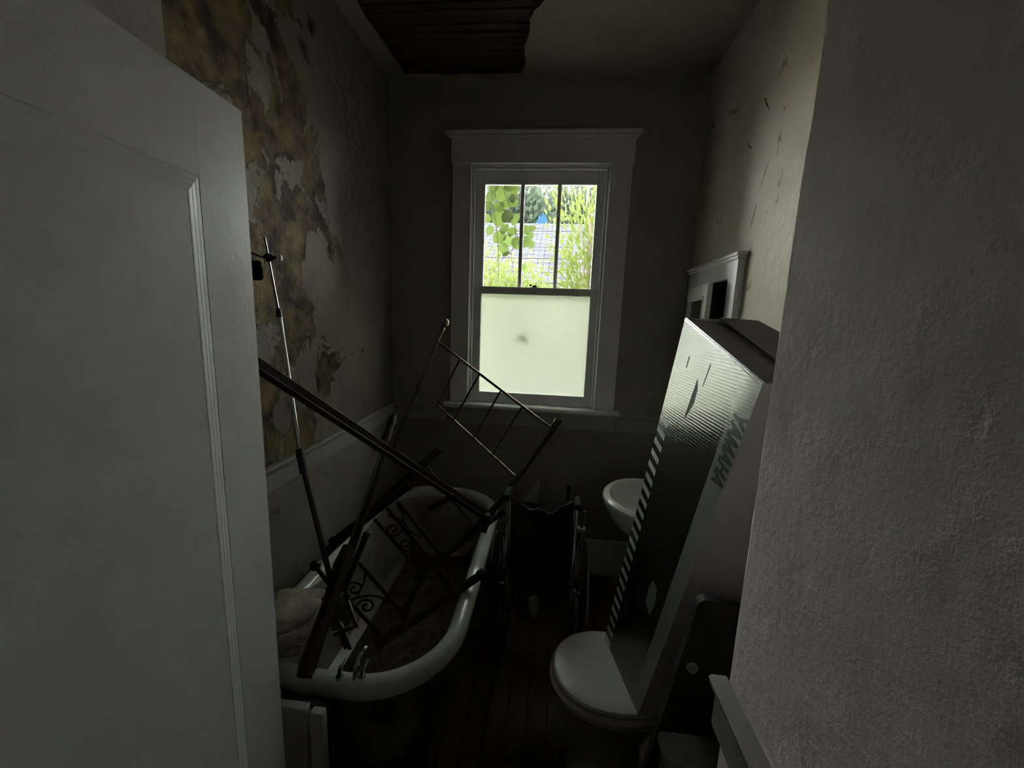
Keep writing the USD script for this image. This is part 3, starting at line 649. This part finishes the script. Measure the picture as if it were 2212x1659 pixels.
obj('back_upholstery', trimesh.Trimesh(np.vstack([front, back]), ff, process=False), M['black_vinyl'], wc, True)
obj('seat_upholstery', [obar((-.11, 1.9, .44), (-.02, 1.9, .36), .36, .01, (0, 1, 0)), obar((.10, 1.9, .44), (.0, 1.9, .36), .36, .01, (0, 1, 0))], M['black_vinyl'], wc)
for s, x in zip((-1, 1), HWX):
    hz = .915 if s < 0 else .895
    obj('back_post', tube([(x, yb_ + .01, .35), (x, yb_ + .005, .82), (x, yb_ - .01, hz - .02), (x, yb_ - .05, hz), (x, yb_ - .075, hz)], .0115), M['chrome'], wc)
    obj('push_handle', [tube([(x, yb_ - .02, hz - .006), (x, yb_ - .04, hz), (x, yb_ - .10, hz + .002), (x, yb_ - .118, hz + .002)], [.0155, .017, .017, .013], 14)], M['rubber'], wc)
    obj('side_frame', [tube([(x, yb_ + .01, .68), (x, 2.1, .68), (x, 2.14, .62), (x, 2.14, .3), (x, 2.18, .2)], .011), tube([(x, yb_ + .01, .36), (x, 2.14, .36)], .011), tube([(x, yb_ + .02, .18), (x, 2.14, .18)], .011), tube([(x, yb_ + .02, .18), (x, yb_ + .01, .5)], .011)], M['chrome_dull'], wc)
    wx = x + s * .040
    ctr = V(wx, 1.83, .30); tilt = V(1, 0, -.05 * s)
    wheel = obj('rear_wheel', [lathe([(.275, -.011), (.285, -.013), (.297, -.009), (.302, 0), (.297, .009), (.285, .013), (.275, .011), (.272, 0), (.275, -.011)], ctr, tilt, 56)], M['rubber'], wc)
    obj('rim', [lathe([(.26, -.007), (.276, -.009), (.276, .009), (.26, .007), (.26, -.007)], ctr, tilt, 48)], M['chrome_dull'], wheel)
    obj('hand_rim', [lathe([(.256 + .0065 * math.cos(a), s * .024 + .0055 * math.sin(a)) for a in np.linspace(0, 2 * math.pi, 9)], ctr, tilt, 56)], M['chrome'], wheel)
    obj('hub', [lathe([(0, -.03), (.018, -.028), (.022, 0), (.018, .028), (0, .03)], ctr, tilt, 14)], M['chrome_dull'], wheel)
    a_, b_, d_ = frame(tilt)
    obj('spokes', [tube([ctr + (a_ * math.cos(t) + b_ * math.sin(t)) * .02, ctr + (a_ * math.cos(t + .12) + b_ * math.sin(t + .12)) * .265], .0015, 5) for t in np.linspace(0, 2 * math.pi, 19)[:-1]], M['chrome_dull'], wheel)
    cw = V(x + s * .0, 2.2, .10)
    obj('caster_wheel', [lathe([(0, -.014), (.03, -.014), (.088, -.012), (.1, -.006), (.1, .006), (.088, .012), (.03, .014), (0, .014)], cw, (1, .1, 0), 24), tube([cw + V(.022, 0, 0), cw + V(.022, 0, .11)], .007), tube([cw + V(-.022, 0, 0), cw + V(-.022, 0, .11)], .007)], M['rubber'], wc)
obj('armrest', [trimesh.convex.convex_hull(np.array([at_y(1166, 1036, 2.02), at_y(1160, 1040, 2.02), at_y(1128, 1082, 1.80), at_y(1176, 1090, 1.80), at_y(1150, 1098, 1.80), at_y(1172, 1075, 2.02)]))], M['rubber'], wc, label='black armrest pad tilted up')
am = [at_y(1231, 1046, 2.08), at_y(1229, 1068, 2.08), at_y(1226, 1100, 2.02)]
obj('armrest', [tube(am, [.013, .013, .010], 10), tube([am[1] + V(-.002, -.012, 0), am[1] + V(-.002, -.014, .01)], .004)], M['black_vinyl'], wc)
br = [at_y(1263, 1104, 1.72), at_y(1256, 1138, 1.72)]
obj('brake_lever', [tube([br[0], br[1], br[1] + V(-.008, 0, -.09)], .008), cbox(br[1] + V(-.022, -.015, -.024), br[1] + V(.02, .015, -.002), .004)], M['chrome_dull'], wc)
obj('cross_brace', [tube([(HWX[0], 1.84, .18), (.02, 1.84, .40)], .010), tube([(HWX[1], 1.86, .18), (-.02, 1.86, .40)], .010)], M['chrome_dull'], wc)
obj('footplate', cbox((-.13, 2.2, .1), (-.02, 2.34, .112), .004), M['chrome_dull'], wc)
obj('footplate', cbox((.02, 2.2, .1), (.13, 2.34, .112), .004), M['chrome_dull'], wc)
# pale cup under the chair
cpb = at_z(1152, 1332, .004)
obj('paper_cup', lathe([(0, .0), (.021, 0), (.022, .003), (.033, .105), (.035, .108), (.033, .11), (.031, .106), (.02, .008), (0, .007)], (cpb[0], cpb[1], 0.0012), (0, 0, 1), 24), M['paper'], None, label='pale tapered cup standing on the floor beneath the wheelchair', cat='cup')

# ------------------------------------------------------------------ sink
sk = thing('sink', 'white washbasin with a rounded thick rim on the right wall behind the carton', 'sink', (.55, 1.93, 0))
def dshape(off, z, yc=1.93, hw=.245, x0=.30):
    pts = []
    for k in range(40):
        a = math.pi / 2 + math.pi * k / 39
        pts.append((.52 + (.52 - x0 - off) * math.cos(a) , yc + (hw - off) * math.sin(a), z))
    pts += [(XR - .012 - max(off, 0) * .6, yc - hw + off, z), (XR - .012 - max(off, 0) * .6, yc + hw - off, z)]
    return np.array(pts)[::-1]
SZ = .80
obj('bowl', loft([dshape(.15, .60), dshape(.09, .63), dshape(.035, .69), dshape(.012, .74), dshape(0, .775), dshape(.004, .79), dshape(.016, SZ), dshape(.034, SZ - .002), dshape(.05, SZ - .018), dshape(.065, .74), dshape(.11, .69), dshape(.17, .675)], True, True), M['porcelain'], sk)
obj('pedestal', lathe([(0, 0), (.12, 0), (.115, .03), (.08, .08), (.07, .3), (.085, .55), (.12, .62), (0, .62)], (.56, 1.93, 0), (0, 0, 1), 28), M['porcelain'], sk)

# ------------------------------------------------------------------ toilet
tl = thing('toilet', 'toilet with its pale rounded lid closed, in front of the tall carton', 'toilet', (.32, 1.27, 0))
def oval(off, z, xf=.068, xb=.50, yc=1.272, hw=.172):
    pts = []
    for k in range(48):
        a = 2 * math.pi * k / 48
        c_, s_ = math.cos(a), math.sin(a)
        L = (.27 - xf - off) if c_ < 0 else (xb - .27 - off)
        pts.append((.27 + L * np.sign(c_) * abs(c_) ** .92, yc + (hw - off) * np.sign(s_) * abs(s_) ** .92, z))
    return np.array(pts)
obj('lid', loft([oval(.004, .412), oval(0, .417), oval(0, .424), oval(.004, .430), oval(.014, .4335), oval(.06, .435)], True, True), M['lid'], tl)
obj('seat', loft([oval(-.004, .385), oval(-.012, .391), oval(-.012, .400), oval(-.004, .407), oval(.01, .409)], True, True), M['seat'], tl)
obj('bowl', loft([oval(.07, 0), oval(.075, .02), oval(.10, .06), oval(.10, .15), oval(.06, .25), oval(.015, .33), oval(.0, .37), oval(.004, .382)], True, True), M['porcelain_dull'], tl)
obj('hinge', [tube([(.485, 1.20, .41), (.485, 1.34, .41)], .012)], M['seat'], tl)
obj('tank', [cbox((.615, 1.09, .395), (.77, 1.47, .72), .02)], M['porcelain_dull'], tl)
obj('tank_lid', [cbox((.605, 1.08, .72), (.775, 1.48, .755), .01)], M['porcelain_dull'], tl)
obj('neck', [cbox((.46, 1.17, .2), (.66, 1.37, .40), .03)], M['porcelain_dull'], tl)

# ------------------------------------------------------------------ tall keyboard carton standing on the toilet lid
cBR, cBL = at_z(1378, 1545, .4365), at_z(1306, 1376, .4365)
cn = nrm(V(-1, -.01, .078))                                       # outward normal of the printed front
cTL, cTR = at_plane(1480, 687, cBR, cn), at_plane(1648, 828, cBR, cn)
CT = V(.225, 0, 0)                                                 # carton thickness
kc = thing('keyboard_carton', 'tall glossy black keyboard carton standing on the toilet lid and leaning on the wall', 'carton', cBR)
def on_front(u_, v_, lift=0.0):
    """u 0..1 from left to right, v 0..1 from bottom to top of the front"""
    p = (cBL * (1 - u_) + cBR * u_) * (1 - v_) + (cTL * (1 - u_) + cTR * u_) * v_
    return p + cn * lift
def flat_patch(uvs, lift, nsub=0):
    pts = np.array([on_front(a, b, lift) for a, b in uvs]); return pts
def sheet(u0, u1, v0, v1, lift, nu=4, nv=24, wob=0.0):
    us_, vs_ = np.linspace(u0, u1, nu), np.linspace(v0, v1, nv)
    vv = np.array([on_front(a, b, lift + wob * math.sin(2 * math.pi * a * 16) ) for b in vs_ for a in us_]); f_ = []
    for j in range(nv - 1):
        for i in range(nu - 1):
            p = j * nu + i; f_ += [(p, p + nu + 1, p + 1), (p, p + nu, p + nu + 1)]
    m_ = trimesh.Trimesh(vv, f_, process=False)
    if m_.face_normals.mean(0) @ cn < 0: m_.faces = m_.faces[:, ::-1]
    return m_
US = 0.84                                                          # the grey strip starts here
obj('front_panel', sheet(0, US, 0, 1, 0, 30, 40), M['carton_black'], kc, True, label='glossy black printed front')
obj('front_strip', sheet(US, 1.0, 0, 1, 0, 8, 40), M['carton_grey'], kc, True, label='grey lettered strip down the front')
sd = [cBR, cTR, cTR + CT, cBR + CT]
def quad(a, b, c, d, nz=10):
    g = [[(a * (1 - i / nz) + b * (i / nz)) * (1 - j / nz) + (d * (1 - i / nz) + c * (i / nz)) * (j / nz) for i in range(nz + 1)] for j in range(nz + 1)]
    v = np.array(g).reshape(-1, 3); f_ = []
    for j in range(nz):
        for i in range(nz):
            p = j * (nz + 1) + i; f_ += [(p, p + 1, p + nz + 2), (p, p + nz + 2, p + nz + 1)]
    return trimesh.Trimesh(v, f_, process=False)
obj('side_panel', quad(cBR, cBR + CT, cTR + CT, cTR), M['carton_side'], kc, True, label='plain pale side of the carton')
obj('back_panel', [quad(cBR + CT, cBL + CT, cTL + CT, cTR + CT), quad(cBL + CT, cBL, cTL, cTL + CT), quad(cBL, cBL + CT, cBR + CT, cBR)], M['carton_side'], kc, True)
# the open top: inner flaps folded in, an outer flap lifted a little
dn_ = nrm(cTL - cBL)
obj('top_flap', [quad(cTL, cTR, cTR + CT * .52 - dn_ * .012, cTL + CT * .52 - dn_ * .012, 4)], M['carton_brown'], kc, False, label='dark folded top flap')
obj('top_flap', [quad(cTR + CT, cTL + CT, cTL + CT * .46 + dn_ * .006, cTR + CT * .40 - dn_ * .002, 4)], M['carton_brown'], kc, False)
obj('top_tape', [quad(cTL + cn * .0012 - dn_ * .006, cTR + cn * .0012 - dn_ * .006, cTR + CT * .012 + dn_ * .002, cTL + CT * .012 + dn_ * .002, 12)], M['carton_black'], kc, True)
# printed row of keys down the left edge of the front
for k in range(22):
    v0 = -.0 + .0345 * k
    obj('key_print', sheet(0.0, .175, v0 + .002, v0 + .0185, .0004, 3, 2), M['carton_white'], kc, True)
# lettering down the strip
tm = meshkit.text_mesh('YAMAHA', 1.0, 0.004, bold=True)
tm = cat([tm.copy().apply_translation((dx, dy, 0)) for dx, dy in ((-.045, 0), (0, 0), (.045, 0), (0, .03), (0, -.03))])
tv = tm.vertices; tw = tv[:, 0].max()
tv2 = np.array([on_front(.885 + .105 * y, .925 - .165 * x / tw, .0003 + .0004 * (z > .002)) for x, y, z in tv])
obj('lettering', trimesh.Trimesh(tv2, tm.faces, process=False), M['black_plastic'], kc, False, label='bold dark capital letters')
# a pale printed shape and a torn slit
pg = [(.599, .375), (.69, .38), (.735, .336), (.706, .286), (.60, .295), (.574, .337)]
pv = np.array([on_front(a, b, .0005) for a, b in pg]); obj('printed_shape', trimesh.Trimesh(pv, [(0, i, i + 1) for i in range(1, 5)], process=False), M['carton_grey'], kc, False)
for pts_ in (((.42, .905), (.455, .885), (.46, .85), (.40, .80), (.39, .80), (.425, .86)), ((.52, .955), (.53, .955), (.51, .90), (.505, .90)), ((.22, .93), (.235, .93), (.23, .90), (.22, .90))):
    pv = np.array([on_front(a, b, .0006) for a, b in pts_]); obj('tear', trimesh.Trimesh(pv, [(0, i, i + 1) for i in range(1, len(pts_) - 1)], process=False), M['carton_brown'], kc, False)

# black case leaning beside the carton, dark box in front of it
ks = [at_y(1515, 1284, .86), at_y(1500, 1292, .86), at_y(1415, 1560, .86)]
cdx = ks[2] - ks[1]; foot = ks[1] + cdx * (ks[1][2] / -cdx[2]) * .995
wv = V(.20, 0, -.035)
poly = Polygon([(0, 0), (.22, 0), (.22, 1), (0, 1)])
ca, cb_, cc_ = foot, ks[1], None
ud = nrm(ks[1] - foot); LL = np.linalg.norm(ks[1] - foot); wd = nrm(V(1, 0, 0) - ud * ud[0])
shape = sbox(0, 0, .20, LL).buffer(-.02).buffer(.02, 6)
bc = thing('instrument_case', 'black padded case with a pale round button leaning beside the tall carton', 'case', foot)
obj('body', plate(shape, foot + V(.012, 0, 0), wd, ud, .022 * (1 if np.cross(wd, ud)[1] > 0 else -1)), M['case'], bc, 30)
bt_ = at_y(1495, 1443, .858)
obj('button', lathe([(0, .006), (.011, .005), (.013, .002), (.013, -.004)], bt_, (0, -1, 0), 20), M['button'], bc, label='pale round button')
hx0, hx1 = at_y(1418, 1582, .78)[0], at_y(1556, 1590, .78)[0]
hz_ = at_y(1480, 1582, .78)[2]
hb_ = thing('storage_box', 'dark fabric storage box on the floor in front of the black case', 'box', ((hx0 + hx1) / 2, .7, 0))
obj('body', cbox((hx0 + .006, .625, 0), (hx1 + .03, .775, hz_ - .03), .012), M['darkbox'], hb_)
obj('lid', cbox((hx0, .615, hz_ - .028), (hx1 + .04, .784, hz_), .010), M['darkbox'], hb_)

# ------------------------------------------------------------------ outside the window
struct('ground', bx((-25, YB + .16, -.62), (25, 45, -.5)), M['ground'], smooth=False)
struct('house_wall', [bx((-4, YB + .141, -.6), (XL - .1, YB + .16, 3.4)), bx((XR + .1, YB + .141, -.6), (4, YB + .16, 3.4))], M['siding'], smooth=False, label='outer wall of the house beside the window')
struct('roof_eave', [bx((-4, YB + .142, 2.86), (4, YB + 1.1, 2.89)), bx((-4, YB + 1.08, 2.81), (4, YB + 1.1, 2.89))], M['siding'], smooth=False, label='roof overhang above the window')
# neighbour's house with its low roof
rL, rR = at_y(990, 490, 15.0), at_y(1420, 480, 15.0)
zr_ = at_y(1180, 484, 15.0)[2]; ze_ = at_y(1180, 640, 9.0)[2]
nh = thing('neighbour_house', 'low house across the yard with a sunlit grey shingle roof', 'house', (0, 12, -.5))
xa_, xb_ = -3.3, 1.9
slope = lambda y: ze_ + (zr_ - ze_) * (y - 9) / 6
def roof_slab(y0, y1):
    v = [(xa_, y0, slope(y0)), (xb_, y0, slope(y0)), (xb_, y1, slope(y1)), (xa_, y1, slope(y1))]; v += [(a, b, c - .03) for a, b, c in v]
    return trimesh.Trimesh(np.array(v), [(0, 1, 2), (0, 2, 3), (4, 6, 5), (4, 7, 6), (0, 4, 5), (0, 5, 1), (1, 5, 6), (1, 6, 2), (2, 6, 7), (2, 7, 3), (3, 7, 4), (3, 4, 0)], process=False)
obj('roof', roof_slab(9, 15), M['roof'], nh, False)
nrows = 18
for k in range(nrows):
    y0 = 9 + 6 * k / nrows
    a = roof_slab(y0, y0 + 6 / nrows + .02); a.apply_translation((0, 0, .012)); 
    v = a.vertices.copy(); v[[0, 1], 2] += .02; a.vertices = v
    obj('shingle_row', a, M['roof'], nh, False)
obj('house_wall', bx((xa_ + .3, 9.5, -.5), (xb_ - .3, 9.6, ze_ - .05)), M['siding'], nh, False)
obj('house_wall', bx((xa_ + .3, 14.8, -.5), (xb_ - .3, 14.9, zr_ - .2)), M['siding'], nh, False)

def leaf_cards(centers, dirs, L, Wd, rng, fold=.25):
    """pointed leaves: 4 triangles each"""
    n = len(centers); d = dirs / np.linalg.norm(dirs, axis=1, keepdims=True)
    r = rng.normal(size=(n, 3)); s = np.cross(d, r); s /= np.linalg.norm(s, axis=1, keepdims=True); u = np.cross(s, d)
    L = L * rng.uniform(.7, 1.25, (n, 1)); Wd = Wd * rng.uniform(.75, 1.2, (n, 1))
    v = np.stack([centers, centers + d * L * .45 + s * Wd + u * Wd * fold, centers + d * L, centers + d * L * .45 - s * Wd + u * Wd * fold, centers + d * L * .5], 1).reshape(-1, 3)
    b = np.arange(n)[:, None] * 5
    f_ = np.concatenate([b + np.array([[0, 1, 4]]), b + np.array([[1, 2, 4]]), b + np.array([[2, 3, 4]]), b + np.array([[3, 0, 4]])])
    return trimesh.Trimesh(v, f_, process=False)
def shrub(name, label, base, height, spread, nst, nl, L, Wd, leafm, seed, catg='shrub', up=.5):
    rng = np.random.default_rng(seed); t = thing(name, label, catg, base)
    stems, cs, ds = [], [], []
    for k in range(nst):
        a = rng.uniform(0, 2 * math.pi); tip = V(*base) + V(math.cos(a) * spread[0] * rng.uniform(.3, 1), math.sin(a) * spread[1] * rng.uniform(.3, 1), height * rng.uniform(.75, 1.0))
        pts = [V(*base) + V(*rng.normal(0, .05, 2), 0)]
        for q in np.linspace(.25, 1, 5): pts.append(V(*base) * (1 - q) + tip * q + rng.normal(0, .05, 3) * height * .25 + V(0, 0, .12 * height * math.sin(q * 3)))
        stems.append(tube(pts, np.linspace(.016, .003, len(pts)) * height ** .5, 5))
        pts = np.array(pts)
        per = nl // nst
        for _ in range(per):
            q = rng.uniform(.25, 1) * (len(pts) - 1.001); i = int(q); p = pts[i] + (pts[i + 1] - pts[i]) * (q - i)
            o = np.clip(rng.normal(size=3) * height * .07, -.1 * height, .1 * height); cs.append(p + o); ds.append(o / (np.linalg.norm(o) + 1e-6) + V(0, 0, up) + rng.normal(0, .3, 3) + nrm(pts[-1] - pts[0]))
    obj('stems', stems, M['bark'], t, 40)
    obj('foliage', leaf_cards(np.array(cs), np.array(ds), L, Wd, rng), leafm, t, False, kind='stuff')
    return t
shrub('shrub', 'yellow-green shrub showing through the right-hand upper pane', at_z(1262, 940, -.5) * 0 + V(.42, 4.6, -.5), 3.75, (.24, .35), 16, 3600, .085, .017, M['shrub_leaf'], 11)
shrub('shrub', 'low bushy shrub along the bottom of the left and middle upper panes', V(-.62, 5.75, -.5), 2.8, (.85, .3), 18, 3800, .08, .017, M['shrub_leaf'], 12)
shrub('shrub', 'thin leafy shrub behind the hanging vine in the left upper pane', V(-1.05, 7.1, -.5), 3.6, (.55, .25), 13, 2400, .09, .02, M['shrub_leaf'], 13)
shrub('tree', 'dull green tree standing beyond the roof, left', V(-2.2, 19, -.5), 7.8, (1.9, .8), 18, 9000, .34, .09, M['tree_leaf'], 14, 'tree', -.1)
shrub('tree', 'dull green tree standing beyond the roof, right', V(.4, 23, -.5), 9.2, (2.6, .8), 20, 10000, .34, .09, M['tree_leaf'], 15, 'tree', -.1)
hrng = np.random.default_rng(31)
hn = 5500
hc = np.stack([hrng.uniform(-1.55, .95, hn), 8.2 + hrng.uniform(-.35, .35, hn), -.5 + 1.95 * hrng.uniform(0, 1, hn) ** .8], 1)
hd_ = thing('hedge', 'dense dark hedge across the yard behind the shrubs', 'hedge', (-.3, 8.2, -.5))
obj('foliage', leaf_cards(hc, hrng.normal(size=(hn, 3)) + V(0, -.3, .5), .13, .05, hrng), M['hedge_leaf'], hd_, False, kind='stuff')
obj('stem', [tube([(x, 8.2, -.5), (x + .05, 8.2, 1.0)], [.03, .012], 6) for x in (-.3,)][0], M['bark'], hd_)
tp = at_y(1172, 460, 16.4)
tq = thing('tarpaulin', 'blue tarpaulin strung between poles, glimpsed through leaves above the roof ridge', 'tarpaulin', (tp[0], 16.4, -.5))
for dx in (-.24, .22): obj('pole', tube([(tp[0] + dx, 16.42, -.5), (tp[0] + dx, 16.42, tp[2] - .4)], .03, 8), M['bark'], tq)
obj('sheet', plate(Polygon([(-.27, -1.0), (.24, -1.0), (.20, -.25), (.13, .0), (.08, -.2), (.02, .06), (-.05, -.18), (-.12, -.05), (-.18, -.3), (-.27, -.4)]), (tp[0], 16.38, tp[2]), (1, 0, 0), (0, 0, 1), .02), M['tarp'], tq, False)

# the vine hanging in front of the left pane: big round leaves, each a part
vy = YB + .30
vi = thing('hanging_vine', 'vine with broad pale green leaves hanging outside the left upper pane', 'vine', at_y(1060, 380, vy))
VTOP = {0: (1050, 300), 1: (1082, 300)}
for pl in (((1052, 315), (1061, 395), (1063, 440), (1071, 480), (1076, 530), (1077, 600)), ((1084, 315), (1085, 400), (1093, 425), (1108, 460), (1114, 500), (1112, 530), (1104, 545)), ((1112, 500), (1122, 516), (1134, 520))):
    pp_ = [at_y(*p, vy) for p in pl]
    if pl[0][1] < 390: pp_ = [V(pp_[0][0] - .004, vy, 2.862)] + [q for q in pp_ if q[2] < 2.8]
    obj('stem', tube(pp_, .0028, 6), M['vine_stem'], vi)
def heart(n=14):
    pts = []
    for k in range(n):
        a = 2 * math.pi * k / n; r = 1 + .16 * math.cos(a) - .18 * (1 if k == 0 else 0) * 0
        pts.append((math.cos(a) * r * (1.12 if abs(a) < .01 else 1), math.sin(a) * r * .92))
    return np.array(pts)
HT = heart()
def leaf(c, size, ang_, tilt, rng, material):
    d = V(math.cos(ang_), 0, math.sin(ang_)); s_ = V(-math.sin(ang_), 0, math.cos(ang_)); nn = V(0, -1, 0)
    R_ = trimesh.transformations.rotation_matrix(tilt, d)[:3, :3] @ trimesh.transformations.rotation_matrix(rng.uniform(-.5, .5), s_)[:3, :3]
    v = [c]
    for a, b in HT: v.append(c + R_ @ (d * a * size + s_ * b * size + nn * (abs(b) * .22 * size)))
    n = len(HT); f_ = [(0, i + 1, (i + 1) % n + 1) for i in range(n)]
    obj('leaf', trimesh.Trimesh(np.array(v), f_, process=False), material, vi, True)
rng = np.random.default_rng(21)
for (px, py, r_, dk) in ((1068, 402, 14, 0), (1101, 401, 16, 0), (1081, 417, 17, 0), (1112, 414, 14, 0), (1054, 446, 15, 0), (1077, 446, 14, 0), (1108, 427, 9, 1), (1111, 438, 12, 0), (1078, 468, 18, 0), (1098, 467, 14, 1),
                         (1115, 472, 13, 0), (1091, 493, 12, 0), (1060, 497, 11, 0), (1081, 512, 15, 0), (1098, 517, 14, 0), (1115, 524, 13, 0), (1133, 521, 13, 0), (1145, 526, 10, 0), (1147, 508, 9, 0), (1151, 493, 9, 0), (1135, 495, 10, 0),
                         (1087, 534, 12, 0), (1095, 548, 9, 1), (1128, 575, 9, 0), (1062, 424, 12, 0), (1108, 500, 12, 0), (1052, 470, 10, 0), (1092, 440, 11, 0), (1104, 383, 15, 0), (1072, 380, 15, 0)):
    c_ = at_y(px, py, vy + rng.uniform(-.05, .06)); z_ = r_ * (c_ @ FWD - CAM @ FWD) / F
    leaf(c_, z_, rng.uniform(-2.6, -.5), rng.uniform(-.7, .7), rng, M['vine_leaf_dark'] if dk else M['vine_leaf'])
sp = [at_y(1104, 545, vy), at_y(1110, 600, vy - .03), at_y(1116, 660, YB + .16), at_y(1122, 715, YB + .09)]
obj('stem', tube(sp, .0018, 5), M['vine_stem'], vi)
c_ = at_y(1127, 728, YB + .068)
leaf(c_, .026, -.6, .1, rng, M['vine_leaf_dark'])
